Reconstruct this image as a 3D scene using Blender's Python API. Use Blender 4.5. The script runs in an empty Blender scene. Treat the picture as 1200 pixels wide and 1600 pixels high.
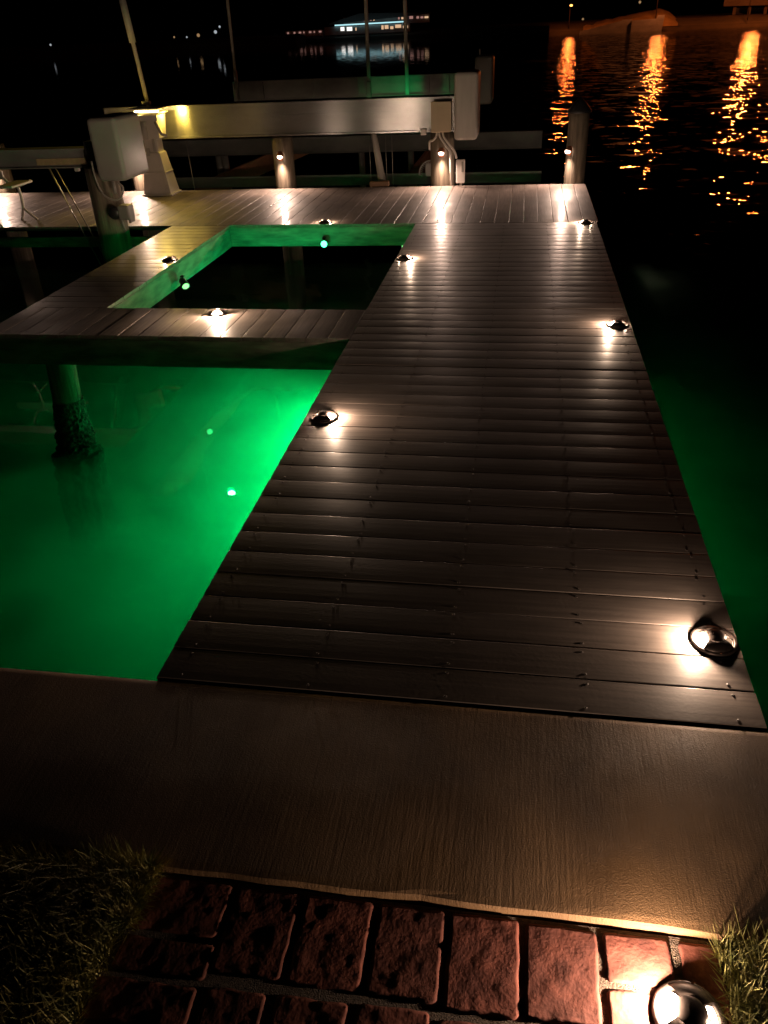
import bpy, bmesh, math, random
from mathutils import Vector, Matrix, noise
random.seed(7)
C = bpy.context.scene.collection
SC = bpy.context.scene
R = math.radians
PI = math.pi

# ------------------------------------------------------------------ camera, sky, exposure
cam_d = bpy.data.cameras.new('camera'); cam = bpy.data.objects.new('camera', cam_d); C.objects.link(cam)
r_ = Vector((0.9870982, 0.1549701, -0.0402654)); u_ = Vector((-0.0466838, 0.5191033, 0.8534357)); f_ = Vector((-0.1531590, 0.8405451, -0.5196405))
m3 = Matrix((r_, u_, -f_)).transposed()
cam.matrix_world = Matrix.Translation((0, 0, 1.7)) @ m3.to_4x4()
cam_d.sensor_fit = 'VERTICAL'; cam_d.sensor_height = 36.0; cam_d.lens = 36.0 * 1234.55 / 1600.0
cam_d.clip_start = 0.05; cam_d.clip_end = 3000
SC.camera = cam

W = bpy.data.worlds.new('World'); SC.world = W; W.use_nodes = True
wn = W.node_tree; bg = wn.nodes['Background']
sky = wn.nodes.new('ShaderNodeTexSky'); sky.sky_type = 'NISHITA'; sky.sun_disc = False
sky.sun_elevation = R(-6); sky.sun_rotation = R(200)
wn.links.new(sky.outputs['Color'], bg.inputs['Color']); bg.inputs['Strength'].default_value = 0.03

SC.view_settings.view_transform = 'Standard'; SC.view_settings.look = 'None'
SC.view_settings.exposure = 0.0; SC.view_settings.gamma = 1.0; SC.view_settings.use_curve_mapping = False
SC.cycles.use_denoising = True
SC.cycles.sample_clamp_indirect = 4.0
SC.cycles.sample_clamp_direct = 0.0
SC.cycles.max_bounces = 8; SC.cycles.transparent_max_bounces = 16; SC.cycles.volume_bounces = 1
SC.cycles.caustics_reflective = False; SC.cycles.caustics_refractive = False
SC.cycles.use_light_tree = True
SC.cycles.volume_max_steps = 64; SC.cycles.volume_step_rate = 2.0

WL = -0.93                      # water level; deck top is z = 0
WARM = (1.0, 0.69, 0.48); PINK = (1.0, 0.68, 0.52); GREEN = (0.0, 1.0, 0.24); YELLOW = (1.0, 0.66, 0.10); SODIUM = (1.0, 0.18, 0.033)

# ------------------------------------------------------------------ materials
def mat(name, c1, c2=None, rough=0.6, metal=0.0, nscale=(5, 5, 5), bump=0.0, bscale=None, bdist=0.01, detail=4.0, r2=None, spec=0.5, island=0.0):
    m = bpy.data.materials.new(name); m.use_nodes = True
    nt = m.node_tree; N = nt.nodes; L = nt.links; b = N['Principled BSDF']
    b.inputs['Roughness'].default_value = rough; b.inputs['Metallic'].default_value = metal
    b.inputs['Specular IOR Level'].default_value = spec
    g = N.new('ShaderNodeTexCoord')
    mp = N.new('ShaderNodeMapping'); mp.inputs['Scale'].default_value = nscale; L.new(g.outputs['Object'], mp.inputs['Vector'])
    t = N.new('ShaderNodeTexNoise'); t.inputs['Scale'].default_value = 1.0; t.inputs['Detail'].default_value = detail; L.new(mp.outputs[0], t.inputs['Vector'])
    rp = N.new('ShaderNodeValToRGB'); rp.color_ramp.elements[0].position = 0.32; rp.color_ramp.elements[1].position = 0.68
    rp.color_ramp.elements[0].color = (*c1, 1); rp.color_ramp.elements[1].color = (*(c2 or c1), 1)
    L.new(t.outputs['Fac'], rp.inputs['Fac'])
    out = rp.outputs['Color']
    if island > 0:
        gi = N.new('ShaderNodeNewGeometry'); mr = N.new('ShaderNodeMapRange')
        mr.inputs['To Min'].default_value = 1 - island; mr.inputs['To Max'].default_value = 1 + island
        L.new(gi.outputs['Random Per Island'], mr.inputs['Value'])
        hv = N.new('ShaderNodeHueSaturation'); L.new(out, hv.inputs['Color']); L.new(mr.outputs[0], hv.inputs['Value']); out = hv.outputs['Color']
    L.new(out, b.inputs['Base Color'])
    if r2 is not None:
        mr = N.new('ShaderNodeMapRange'); mr.inputs['From Min'].default_value = 0.3; mr.inputs['From Max'].default_value = 0.7
        mr.inputs['To Min'].default_value = rough; mr.inputs['To Max'].default_value = r2
        t3 = N.new('ShaderNodeTexNoise'); t3.inputs['Scale'].default_value = 3.0; t3.inputs['Detail'].default_value = 5
        L.new(g.outputs['Object'], t3.inputs['Vector']); L.new(t3.outputs['Fac'], mr.inputs['Value']); L.new(mr.outputs[0], b.inputs['Roughness'])
    if bump > 0:
        mp2 = N.new('ShaderNodeMapping'); mp2.inputs['Scale'].default_value = bscale or nscale; L.new(g.outputs['Object'], mp2.inputs['Vector'])
        t2 = N.new('ShaderNodeTexNoise'); t2.inputs['Scale'].default_value = 1.0; t2.inputs['Detail'].default_value = 5; L.new(mp2.outputs[0], t2.inputs['Vector'])
        bp = N.new('ShaderNodeBump'); bp.inputs['Strength'].default_value = bump; bp.inputs['Distance'].default_value = bdist
        L.new(t2.outputs['Fac'], bp.inputs['Height']); L.new(bp.outputs[0], b.inputs['Normal'])
    return m

def emit(name, col, s):
    m = bpy.data.materials.new(name); m.use_nodes = True; nt = m.node_tree
    nt.nodes.remove(nt.nodes['Principled BSDF'])
    e = nt.nodes.new('ShaderNodeEmission'); e.inputs['Color'].default_value = (*col, 1); e.inputs['Strength'].default_value = s
    nt.links.new(e.outputs[0], nt.nodes['Material Output'].inputs['Surface'])
    return m

DECKC = ((0.13, 0.109, 0.097), (0.205, 0.170, 0.150))
M = {}
M['deck_x'] = mat('wet_deck_board_crosswise', *DECKC, rough=0.5, r2=0.66, nscale=(3, 60, 60), bump=0.16, bscale=(70, 110, 110), bdist=0.002, island=0.13, spec=0.5)
M['deck_y'] = mat('wet_deck_board_lengthwise', *DECKC, rough=0.46, r2=0.62, nscale=(60, 3, 60), bump=0.16, bscale=(110, 70, 110), bdist=0.002, island=0.13, spec=0.5)
for k in ('deck_x', 'deck_y'):
    b_ = M[k].node_tree.nodes['Principled BSDF']; b_.inputs['Specular IOR Level'].default_value = 0.30 if k == 'deck_x' else 0.20
    b_.inputs['Coat Weight'].default_value = 0.36 if k == 'deck_x' else 0.07; b_.inputs['Coat Roughness'].default_value = 0.27 if k == 'deck_x' else 0.17; b_.inputs['Coat IOR'].default_value = 1.4
    nt_ = M[k].node_tree; lk = b_.inputs['Base Color'].links[0].from_socket; tc_ = nt_.nodes['Texture Coordinate']
    sn = nt_.nodes.new('ShaderNodeTexNoise'); sn.inputs['Scale'].default_value = 1.7; sn.inputs['Detail'].default_value = 7; sn.inputs['Distortion'].default_value = .6; nt_.links.new(tc_.outputs['Object'], sn.inputs['Vector'])
    sm = nt_.nodes.new('ShaderNodeMapRange'); sm.inputs['From Min'].default_value = .3; sm.inputs['From Max'].default_value = .7; sm.inputs['To Min'].default_value = .68; sm.inputs['To Max'].default_value = 1.15; nt_.links.new(sn.outputs['Fac'], sm.inputs['Value'])
    hs_ = nt_.nodes.new('ShaderNodeHueSaturation'); nt_.links.new(lk, hs_.inputs['Color']); nt_.links.new(sm.outputs[0], hs_.inputs['Value']); nt_.links.new(hs_.outputs[0], b_.inputs['Base Color'])
M['rim'] = mat('timber_rim_board', (0.10, 0.085, 0.07), (0.27, 0.23, 0.19), rough=0.7, nscale=(5, 5, 22), bump=0.4, bscale=(12, 12, 120), bdist=0.003)
M['screw'] = mat('screw_head', (0.05, 0.04, 0.035), rough=0.5)
M['concrete'] = mat('broomed_concrete', (0.16, 0.115, 0.075), (0.27, 0.20, 0.135), rough=0.7, nscale=(9, 2.2, 5), bump=0.55, bscale=(170, 30, 20), bdist=0.003, detail=7)
def concrete_mat():
    m = mat('broomed_concrete', (0.095, 0.051, 0.022), (0.30, 0.178, 0.085), rough=0.6, nscale=(3.2, 2.2, 5), detail=10, r2=0.85)
    nt = m.node_tree; N = nt.nodes; L = nt.links; b = N['Principled BSDF']; tc = N['Texture Coordinate']
    hs = []
    for sc, amp, det in (((80, 3.2, 3), .60, 3), ((190, 22, 60), .40, 4), ((330, 330, 330), .65, 4), ((24, 24, 24), .22, 5)):
        mp = N.new('ShaderNodeMapping'); mp.inputs['Scale'].default_value = sc; mp.inputs['Rotation'].default_value = (0, 0, .02); L.new(tc.outputs['Object'], mp.inputs['Vector'])
        t = N.new('ShaderNodeTexNoise'); t.inputs['Scale'].default_value = 1; t.inputs['Detail'].default_value = det; L.new(mp.outputs[0], t.inputs['Vector'])
        k = N.new('ShaderNodeMath'); k.operation = 'MULTIPLY'; k.inputs[1].default_value = amp; L.new(t.outputs['Fac'], k.inputs[0]); hs.append(k.outputs[0])
    a = hs[0]
    for h in hs[1:]:
        q = N.new('ShaderNodeMath'); q.operation = 'ADD'; L.new(a, q.inputs[0]); L.new(h, q.inputs[1]); a = q.outputs[0]
    bp = N.new('ShaderNodeBump'); bp.inputs['Strength'].default_value = 0.7; bp.inputs['Distance'].default_value = 0.0035
    L.new(a, bp.inputs['Height']); L.new(bp.outputs[0], b.inputs['Normal'])
    return m
M['concrete'] = concrete_mat()
M['paver'] = mat('tumbled_red_paver', (0.11, 0.031, 0.022), (0.25, 0.078, 0.053), rough=0.85, nscale=(26, 26, 26), bump=0.5, bscale=(120, 120, 120), bdist=0.0025, detail=7, island=0.22)
M['sand'] = mat('joint_sand', (0.05, 0.035, 0.025), (0.12, 0.085, 0.06), rough=0.95, nscale=(90, 90, 90), bump=1.0, bscale=(300, 300, 300), bdist=0.006)
M['soil'] = mat('dark_soil', (0.02, 0.016, 0.012), (0.05, 0.04, 0.03), rough=0.95, nscale=(40, 40, 40), bump=0.8, bscale=(90, 90, 90), bdist=0.01)
M['grass'] = mat('grass_blade', (0.11, 0.13, 0.035), (0.42, 0.37, 0.13), rough=0.6, nscale=(30, 30, 5), island=0.35)
M['pile'] = mat('weathered_piling_timber', (0.10, 0.082, 0.06), (0.26, 0.215, 0.155), rough=0.8, nscale=(22, 22, 2.0), bump=0.7, bscale=(60, 60, 5), bdist=0.008, detail=6)
M['barn'] = mat('barnacle_crust', (0.02, 0.017, 0.013), (0.13, 0.11, 0.08), rough=0.9, nscale=(45, 45, 28), bump=1.0, bscale=(60, 60, 60), bdist=0.012, detail=6)
M['growth'] = mat('dark_sea_growth', (0.010, 0.012, 0.008), (0.035, 0.035, 0.02), rough=0.9, nscale=(30, 30, 30), bump=0.8, bscale=(80, 80, 80), bdist=0.01)
M['alu'] = mat('brushed_aluminium', (0.48, 0.48, 0.49), (0.60, 0.60, 0.61), rough=0.26, metal=0.85, nscale=(2, 2, 9), bump=0.12, bscale=(2, 2, 260), bdist=0.001)
b_ = M['alu'].node_tree.nodes['Principled BSDF']; b_.inputs['Anisotropic'].default_value = 0.85; b_.inputs['Anisotropic Rotation'].default_value = 0.25
tg = M['alu'].node_tree.nodes.new('ShaderNodeTangent'); tg.direction_type = 'RADIAL'; tg.axis = 'Z'
M['alu'].node_tree.links.new(tg.outputs[0], b_.inputs['Tangent'])
M['alud'] = mat('weathered_aluminium', (0.28, 0.28, 0.27), (0.42, 0.42, 0.40), rough=0.5, metal=0.4, nscale=(3, 3, 6))
M['aludark'] = mat('dull_lift_steel', (0.12, 0.125, 0.12), (0.20, 0.20, 0.19), rough=0.6, metal=0.2, nscale=(3, 3, 6))
M['plastic'] = mat('faded_white_plastic', (0.42, 0.395, 0.36), (0.54, 0.51, 0.47), rough=0.45, nscale=(9, 9, 1.6))
M['plasticg'] = mat('grey_plastic', (0.25, 0.24, 0.215), (0.33, 0.315, 0.285), rough=0.45, nscale=(2, 2, 2))
M['white'] = mat('white_painted_metal', (0.62, 0.58, 0.54), (0.74, 0.70, 0.66), rough=0.45, nscale=(4, 4, 4))
M['pvc'] = mat('white_pvc', (0.50, 0.47, 0.42), (0.62, 0.58, 0.52), rough=0.4, nscale=(4, 4, 2))
M['boxtan'] = mat('tan_enclosure', (0.50, 0.40, 0.26), (0.58, 0.47, 0.31), rough=0.5, nscale=(5, 5, 5))
M['dark'] = mat('dark_metal', (0.03, 0.03, 0.032), (0.05, 0.05, 0.05), rough=0.4, metal=0.3)
M['bronze'] = mat('dark_bronze_lamp_metal', (0.045, 0.035, 0.032), (0.08, 0.062, 0.055), rough=0.42, metal=0.7, nscale=(60, 60, 60))
M['brass'] = mat('copper_lamp_hood', (0.35, 0.14, 0.08), (0.45, 0.19, 0.10), rough=0.4, metal=0.6)
M['lampfloor'] = mat('pale_lamp_floor', (0.6, 0.55, 0.5), rough=0.5)
M['carpet'] = mat('brown_bunk_carpet', (0.34, 0.14, 0.085), (0.46, 0.19, 0.12), rough=0.95, nscale=(20, 20, 20))
M['cable'] = mat('steel_cable', (0.25, 0.24, 0.23), rough=0.4, metal=0.6)
M['hose'] = mat('pale_hose', (0.42, 0.39, 0.34), rough=0.4)
M['timber'] = mat('brown_timber_block', (0.26, 0.15, 0.085), (0.36, 0.21, 0.12), rough=0.7, nscale=(4, 30, 30))
M['sticker'] = mat('yellowed_label_strip', (0.48, 0.36, 0.20), (0.62, 0.47, 0.27), rough=0.5, nscale=(28, 1, 12))
M['seawall'] = mat('pale_seawall_concrete', (0.14, 0.19, 0.26), (0.20, 0.27, 0.36), rough=0.9, nscale=(0.5, 0.5, 1.2))
M['bank'] = mat('sandy_grass_bank', (0.07, 0.055, 0.02), (0.14, 0.11, 0.05), rough=0.95, nscale=(0.4, 0.4, 0.4))
M['shore'] = mat('dark_shore_land', (0.006, 0.007, 0.004), (0.016, 0.016, 0.010), rough=1.0, nscale=(0.3, 0.3, 0.3))
M['bwall'] = mat('pale_far_wall', (0.32, 0.31, 0.30), (0.42, 0.41, 0.40), rough=0.8, nscale=(0.3, 0.3, 0.3))
M['broof'] = mat('dark_far_roof', (0.05, 0.05, 0.05), (0.08, 0.08, 0.08), rough=0.9)
M['foliage'] = mat('dark_far_foliage', (0.02, 0.03, 0.01), (0.06, 0.07, 0.03), rough=0.9)
M['lens_warm'] = emit('warm_led_lens', (1.0, 0.74, 0.52), 30)
M['lens_dim'] = emit('warm_led_lens_dim', (1.0, 0.62, 0.36), 0.6)
M['lens_hot'] = emit('warm_led_lens_hot', (1.0, 0.80, 0.58), 60)
M['lens_pink'] = emit('downlight_lens', (1.0, 0.70, 0.56), 14)
M['lens_green'] = emit('green_lamp_lens', (0.06, 1.0, 0.42), 9)
M['lens_green_dim'] = emit('green_lamp_lens_dim', (0.25, 0.95, 0.25), 2.2)
M['lens_white_green'] = emit('pale_green_lamp_lens', (0.45, 1.0, 0.85), 60)
M['led_yellow'] = emit('yellow_led_strip', (1.0, 0.80, 0.30), 16)
M['cyan'] = emit('cyan_roof_light', (0.50, 0.92, 1.0), 1.0)
M['win_warm'] = emit('lit_window_warm', (1.0, 0.62, 0.36), 0.75)
M['win_pink'] = emit('lit_window_pink', (1.0, 0.50, 0.42), 0.35)
M['win_white'] = emit('lit_window_white', (1.0, 0.93, 0.86), 1.5)
M['head_sodium'] = emit('sodium_lamp_head', (1.0, 0.36, 0.08), 5)
M['head_white'] = emit('white_shore_lamp', (0.85, 0.93, 1.0), 0.4)
M['head_amber'] = emit('amber_shore_lamp', (1.0, 0.60, 0.28), 0.30)

def water_mat():
    m = bpy.data.materials.new('dark_rippled_water'); m.use_nodes = True; nt = m.node_tree; N = nt.nodes; L = nt.links
    N.remove(N['Principled BSDF'])
    geo = N.new('ShaderNodeNewGeometry')
    def nz(scale, det, amp, rot=0.0):
        mp = N.new('ShaderNodeMapping'); mp.inputs['Scale'].default_value = scale; mp.inputs['Rotation'].default_value = (0, 0, rot); L.new(geo.outputs['Position'], mp.inputs['Vector'])
        t = N.new('ShaderNodeTexNoise'); t.inputs['Scale'].default_value = 1.0; t.inputs['Detail'].default_value = det; L.new(mp.outputs[0], t.inputs['Vector'])
        s = N.new('ShaderNodeVectorMath'); s.operation = 'SUBTRACT'; L.new(t.outputs['Color'], s.inputs[0]); s.inputs[1].default_value = (0.5, 0.5, 0.5)
        k = N.new('ShaderNodeVectorMath'); k.operation = 'MULTIPLY'; L.new(s.outputs[0], k.inputs[0]); k.inputs[1].default_value = amp
        return k.outputs[0]
    a = nz((1.6, 2.2, 1.0), 3.0, (0.85, 0.36, 0.0), 0.0)
    b = nz((0.45, 0.7, 1.0), 1.0, (0.20, 0.08, 0.0), 0.0)
    c = nz((7.0, 9.0, 1.0), 2.0, (0.20, 0.10, 0.0), 0.0)
    bc = N.new('ShaderNodeVectorMath'); bc.operation = 'ADD'; L.new(b, bc.inputs[0]); L.new(c, bc.inputs[1]); b = bc.outputs[0]
    ad = N.new('ShaderNodeVectorMath'); ad.operation = 'ADD'; L.new(a, ad.inputs[0]); L.new(b, ad.inputs[1])
    # the water inside the dock slips is sheltered: ripples grow with the distance from (-2, 5)
    ds = N.new('ShaderNodeVectorMath'); ds.operation = 'DISTANCE'; L.new(geo.outputs['Position'], ds.inputs[0]); ds.inputs[1].default_value = (-2.2, 4.5, WL)
    mr = N.new('ShaderNodeMapRange'); mr.inputs['From Min'].default_value = 2.5; mr.inputs['From Max'].default_value = 8.0
    mr.inputs['To Min'].default_value = 0.10; mr.inputs['To Max'].default_value = 1.0; L.new(ds.outputs['Value'], mr.inputs['Value'])
    sx = N.new('ShaderNodeSeparateXYZ'); L.new(geo.outputs['Position'], sx.inputs[0])
    lee = N.new('ShaderNodeMapRange'); lee.inputs['From Min'].default_value = -4.5; lee.inputs['From Max'].default_value = 0.8; lee.inputs['To Min'].default_value = 0.05; lee.inputs['To Max'].default_value = 1.0
    L.new(sx.outputs['X'], lee.inputs['Value'])
    ml = N.new('ShaderNodeMath'); ml.operation = 'MULTIPLY'; L.new(mr.outputs[0], ml.inputs[0]); L.new(lee.outputs[0], ml.inputs[1])
    sc = N.new('ShaderNodeVectorMath'); sc.operation = 'SCALE'; L.new(ad.outputs[0], sc.inputs[0]); L.new(ml.outputs[0], sc.inputs['Scale'])
    up = N.new('ShaderNodeVectorMath'); up.operation = 'ADD'; L.new(sc.outputs[0], up.inputs[0]); up.inputs[1].default_value = (0, 0, 1)
    nm = N.new('ShaderNodeVectorMath'); nm.operation = 'NORMALIZE'; L.new(up.outputs[0], nm.inputs[0])
    gl = N.new('ShaderNodeBsdfGlossy'); gl.inputs['Roughness'].default_value = 0.022; L.new(nm.outputs[0], gl.inputs['Normal'])
    tr = N.new('ShaderNodeBsdfTransparent'); tr.inputs['Color'].default_value = (0.93, 0.97, 0.95, 1)
    fr = N.new('ShaderNodeFresnel'); fr.inputs['IOR'].default_value = 1.33; L.new(nm.outputs[0], fr.inputs['Normal'])
    mx = N.new('ShaderNodeMixShader'); L.new(fr.outputs[0], mx.inputs['Fac']); L.new(tr.outputs[0], mx.inputs[1]); L.new(gl.outputs[0], mx.inputs[2])
    L.new(mx.outputs[0], N['Material Output'].inputs['Surface'])
    return m
M['water'] = water_mat()

def murk_mat():
    m = bpy.data.materials.new('turbid_water'); m.use_nodes = True; nt = m.node_tree; N = nt.nodes; L = nt.links
    N.remove(N['Principled BSDF'])
    v = N.new('ShaderNodeVolumePrincipled'); v.inputs['Color'].default_value = (0.55, 0.80, 0.62, 1); v.inputs['Density'].default_value = 1.3; v.inputs['Anisotropy'].default_value = 0.45
    tc = N.new('ShaderNodeTexCoord'); mp = N.new('ShaderNodeMapping'); mp.inputs['Scale'].default_value = (.8, 1.2, 1.5); L.new(tc.outputs['Object'], mp.inputs['Vector'])
    t = N.new('ShaderNodeTexNoise'); t.inputs['Scale'].default_value = 1.0; t.inputs['Detail'].default_value = 4; t.inputs['Distortion'].default_value = 1.6; L.new(mp.outputs[0], t.inputs['Vector'])
    mr = N.new('ShaderNodeMapRange'); mr.inputs['From Min'].default_value = .44; mr.inputs['From Max'].default_value = .70; mr.inputs['To Min'].default_value = .38; mr.inputs['To Max'].default_value = 4.5
    L.new(t.outputs['Fac'], mr.inputs['Value']); L.new(mr.outputs[0], v.inputs['Density'])
    L.new(v.outputs[0], N['Material Output'].inputs['Volume'])
    return m
M['murk'] = murk_mat()

# ------------------------------------------------------------------ mesh helpers
def finish(name, bm, mats, parent=None, smooth=False, angle=None):
    me = bpy.data.meshes.new(name); bmesh.ops.recalc_face_normals(bm, faces=bm.faces); bm.to_mesh(me); bm.free()
    for m in (mats if isinstance(mats, (list, tuple)) else [mats]): me.materials.append(m)
    if smooth:
        for p in me.polygons: p.use_smooth = True
        if angle:
            try: me.set_sharp_from_angle(angle=angle)
            except Exception: pass
    o = bpy.data.objects.new(name, me); C.objects.link(o)
    if parent: o.parent = parent
    return o
def tag(o, label=None, cat=None, group=None, kind=None):
    if label: o['label'] = label
    if cat: o['category'] = cat
    if group: o['group'] = group
    if kind: o['kind'] = kind
    return o
def thing(name, loc, label, cat, group=None, rz=0.0):
    o = bpy.data.objects.new(name, None); o.empty_display_size = 0.1; C.objects.link(o); o.location = loc; o.rotation_euler = (0, 0, rz)
    return tag(o, label, cat, group)
def box(bm, lo, hi, mi=0, mtx=None):
    vs = [bm.verts.new((x, y, z)) for x in (lo[0], hi[0]) for y in (lo[1], hi[1]) for z in (lo[2], hi[2])]
    if mtx:
        for v in vs: v.co = mtx @ v.co
    fs = [(0, 1, 3, 2), (4, 6, 7, 5), (0, 4, 5, 1), (2, 3, 7, 6), (0, 2, 6, 4), (1, 5, 7, 3)]
    out = []
    for f in fs:
        q = bm.faces.new([vs[i] for i in f]); q.material_index = mi; out.append(q)
    return out
def rbox(bm, lo, hi, r=0.01, seg=2, mi=0, mtx=None):
    t = bmesh.new(); box(t, lo, hi); bmesh.ops.bevel(t, geom=list(t.edges), offset=r, segments=seg, affect='EDGES', profile=0.5)
    merge(bm, t, mi, mtx)
def merge(bm, t, mi=0, mtx=None):
    mp = {v: bm.verts.new(mtx @ v.co if mtx else v.co) for v in t.verts}
    for f in t.faces:
        q = bm.faces.new([mp[v] for v in f.verts]); q.material_index = mi; q.smooth = f.smooth
    t.free()
def tube(bm, pts, r, n=8, mi=0, caps=True):
    rings = []; P = [Vector(p) for p in pts]
    rr = r if isinstance(r, (list, tuple)) else [r] * len(P)
    for i, p in enumerate(P):
        d = (P[min(i + 1, len(P) - 1)] - P[max(i - 1, 0)]).normalized()
        a = d.cross(Vector((0, 0, 1)) if abs(d.z) < 0.9 else Vector((1, 0, 0))).normalized(); b = d.cross(a)
        rings.append([bm.verts.new(p + (a * math.cos(2 * PI * k / n) + b * math.sin(2 * PI * k / n)) * rr[i]) for k in range(n)])
    for i in range(len(P) - 1):
        for k in range(n):
            f = bm.faces.new((rings[i][k], rings[i][(k + 1) % n], rings[i + 1][(k + 1) % n], rings[i + 1][k])); f.material_index = mi; f.smooth = True
    if caps:
        for rg in (rings[0], rings[-1]):
            f = bm.faces.new(rg); f.material_index = mi
def lathe(bm, prof, n=32, a0=0.0, a1=2 * PI, mi=0, close=False):
    full = abs(a1 - a0 - 2 * PI) < 1e-6; m = n if full else n + 1
    rings = []
    for r, z in prof:
        if r < 1e-6: rings.append([bm.verts.new((0, 0, z))]); continue
        rings.append([bm.verts.new((r * math.cos(a0 + (a1 - a0) * k / n), r * math.sin(a0 + (a1 - a0) * k / n), z)) for k in range(m)])
    idx = list(range(len(rings) - 1))
    for i in idx + ([-1] if close else []):
        A, B = rings[i], rings[i + 1] if i >= 0 else rings[0]
        for k in range(n):
            k2 = (k + 1) % m
            vs = [A[k % len(A)], A[k2 % len(A)], B[k2 % len(B)], B[k % len(B)]]
            u = []
            for v in vs:
                if v not in u: u.append(v)
            if len(u) > 2:
                f = bm.faces.new(u); f.material_index = mi; f.smooth = True
    return rings
def sweep_curve(pts, n=24):                      # Catmull-Rom through points
    P = [Vector(p) for p in pts]; P = [2 * P[0] - P[1]] + P + [2 * P[-1] - P[-2]]; out = []
    for i in range(1, len(P) - 2):
        for k in range(n // (len(P) - 3)):
            t = k / (n // (len(P) - 3)); a, b, c, d = P[i - 1:i + 3]
            out.append(0.5 * ((2 * b) + (c - a) * t + (2 * a - 5 * b + 4 * c - d) * t * t + (3 * b - a - 3 * c + d) * t ** 3))
    return out + [P[-2]]
def light(kind, name, parent, loc, col, power, radius=0.01, rot=None, angle=None, blend=0.3):
    d = bpy.data.lights.new(name, kind); d.color = col; d.energy = power
    d.shadow_soft_size = radius
    if kind == 'SPOT': d.spot_size = angle; d.spot_blend = blend
    o = bpy.data.objects.new(name, d); C.objects.link(o); o.parent = parent; o.location = loc
    if rot is not None: o.rotation_euler = rot
    return o
def aim(v):                                       # euler pointing -Z along v
    return Vector(v).to_track_quat('-Z', 'Y').to_euler()

# ------------------------------------------------------------------ setting: water, seabed, ground, shores
bm = bmesh.new(); bmesh.ops.create_grid(bm, x_segments=2, y_segments=2, size=900)
o = finish('water', bm, M['water']); o.location = (0, 800, WL); tag(o, kind='structure')
bm = bmesh.new()
g = 60
vv = [[bm.verts.new((-14 + 22 * i / g, 0.5 + 14 * j / g, WL - 1.15 + 0.25 * noise.noise(Vector((i * 0.17, j * 0.13, 0.4))))) for j in range(g + 1)] for i in range(g + 1)]
for i in range(g):
    for j in range(g): bm.faces.new((vv[i][j], vv[i + 1][j], vv[i + 1][j + 1], vv[i][j + 1])).smooth = True
M['seabed'] = mat('silty_seabed', (0.02, 0.03, 0.02), (0.40, 0.42, 0.30), rough=1.0, nscale=(1.0, 1.3, 1), detail=5)
o = finish('seabed', bm, M['seabed']); tag(o, kind='structure')
bm = bmesh.new(); bmesh.ops.create_grid(bm, x_segments=2, y_segments=2, size=1000)
M['deepbed'] = mat('black_deep_mud', (0.004, 0.005, 0.004), rough=1.0)
o = finish('deep_seabed', bm, M['deepbed']); o.location = (0, 900, -6); tag(o, kind='structure')
bm = bmesh.new(); box(bm, (-9, 1.72, WL - 1.9), (4.5, 10.6, WL - 0.004))
o = finish('murky_water', bm, M['murk']); tag(o, kind='stuff')

bm = bmesh.new(); box(bm, (-40, -40, -3), (40, 1.06, -0.043))
o = finish('ground', bm, M['soil']); tag(o, kind='structure')
# seawall cap: broom finished concrete, near edge chipped
bm = bmesh.new()
nx = 260; X0, X1 = -14.0, 10.0
prof = [(1.078, -0.20), (1.075, -0.020), (1.0765, -0.0075), (1.080, -0.0022), (1.10, -0.0016), (1.45, -0.0016), (1.67, -0.0016), (1.690, -0.003), (1.697, -0.010), (1.697, -3.0)]
rows = []
for i in range(nx + 1):
    x = X0 + (X1 - X0) * i / nx; row = []
    for k, (y, z) in enumerate(prof):
        c = 0.0
        if k in (1, 2, 3): c = 0.007 * noise.noise(Vector((x * 9, 3.1, k * 0.3))) + 0.006 * max(0, noise.noise(Vector((x * 3, 7.7, 0))))
        row.append(bm.verts.new((x, y + c, z - (abs(c) * 0.3 if k in (2, 3) else 0))))
    rows.append(row)
for i in range(nx):
    for k in range(len(prof) - 1):
        f = bm.faces.new((rows[i][k], rows[i + 1][k], rows[i + 1][k + 1], rows[i][k + 1])); f.smooth = 3 < k < 7
o = finish('concrete_walk', bm, M['concrete']); tag(o, kind='structure')

# paver path, each paver a tumbled block
def paver(bm, x0, x1, y0, y1, top=-0.016):
    n, m = max(8, int((x1 - x0) / 0.007)), max(8, int((y1 - y0) / 0.007))
    cx, cy, hx, hy = (x0 + x1) / 2, (y0 + y1) / 2, (x1 - x0) / 2 - 0.0005, (y1 - y0) / 2 - 0.0005
    sd = random.random() * 50; tilt = (random.uniform(-.008, .008), random.uniform(-.008, .008)); rz = random.uniform(-.012, .012); g = []
    for i in range(n + 1):
        col = []
        for j in range(m + 1):
            u, v = 2 * i / n - 1, 2 * j / m - 1
            e = min(hx * (1 - abs(u)), hy * (1 - abs(v)))
            px, py = hx * u, hy * v
            rc = 0.034                                   # rounded corner in plan
            dx, dy = abs(px) - (hx - rc), abs(py) - (hy - rc)
            if dx > 0 and dy > 0:
                d = math.hypot(dx, dy)
                if d > rc: k = rc / d; px = math.copysign(hx - rc + dx * k, px); py = math.copysign(hy - rc + dy * k, py)
            w = 0.0035 * noise.noise(Vector((px * 25 + sd, py * 25, 1)))
            px += w; py += 0.0035 * noise.noise(Vector((px * 25, py * 25 + sd, 5)))
            z = top + 0.0015 * noise.noise(Vector((px * 22 + sd, py * 22, 0))) + 0.0009 * noise.noise(Vector((px * 60, py * 60 + sd, 2))) + tilt[0] * px + tilt[1] * py
            s = max(0.0, 1 - e / 0.0055); z -= 0.0035 * s * s
            if e < 1e-6: z = -0.05
            col.append(bm.verts.new((cx + px - rz * py, cy + py + rz * px, z)))
        g.append(col)
    for i in range(n):
        for j in range(m): bm.faces.new((g[i][j], g[i + 1][j], g[i + 1][j + 1], g[i][j + 1])).smooth = True
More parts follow.
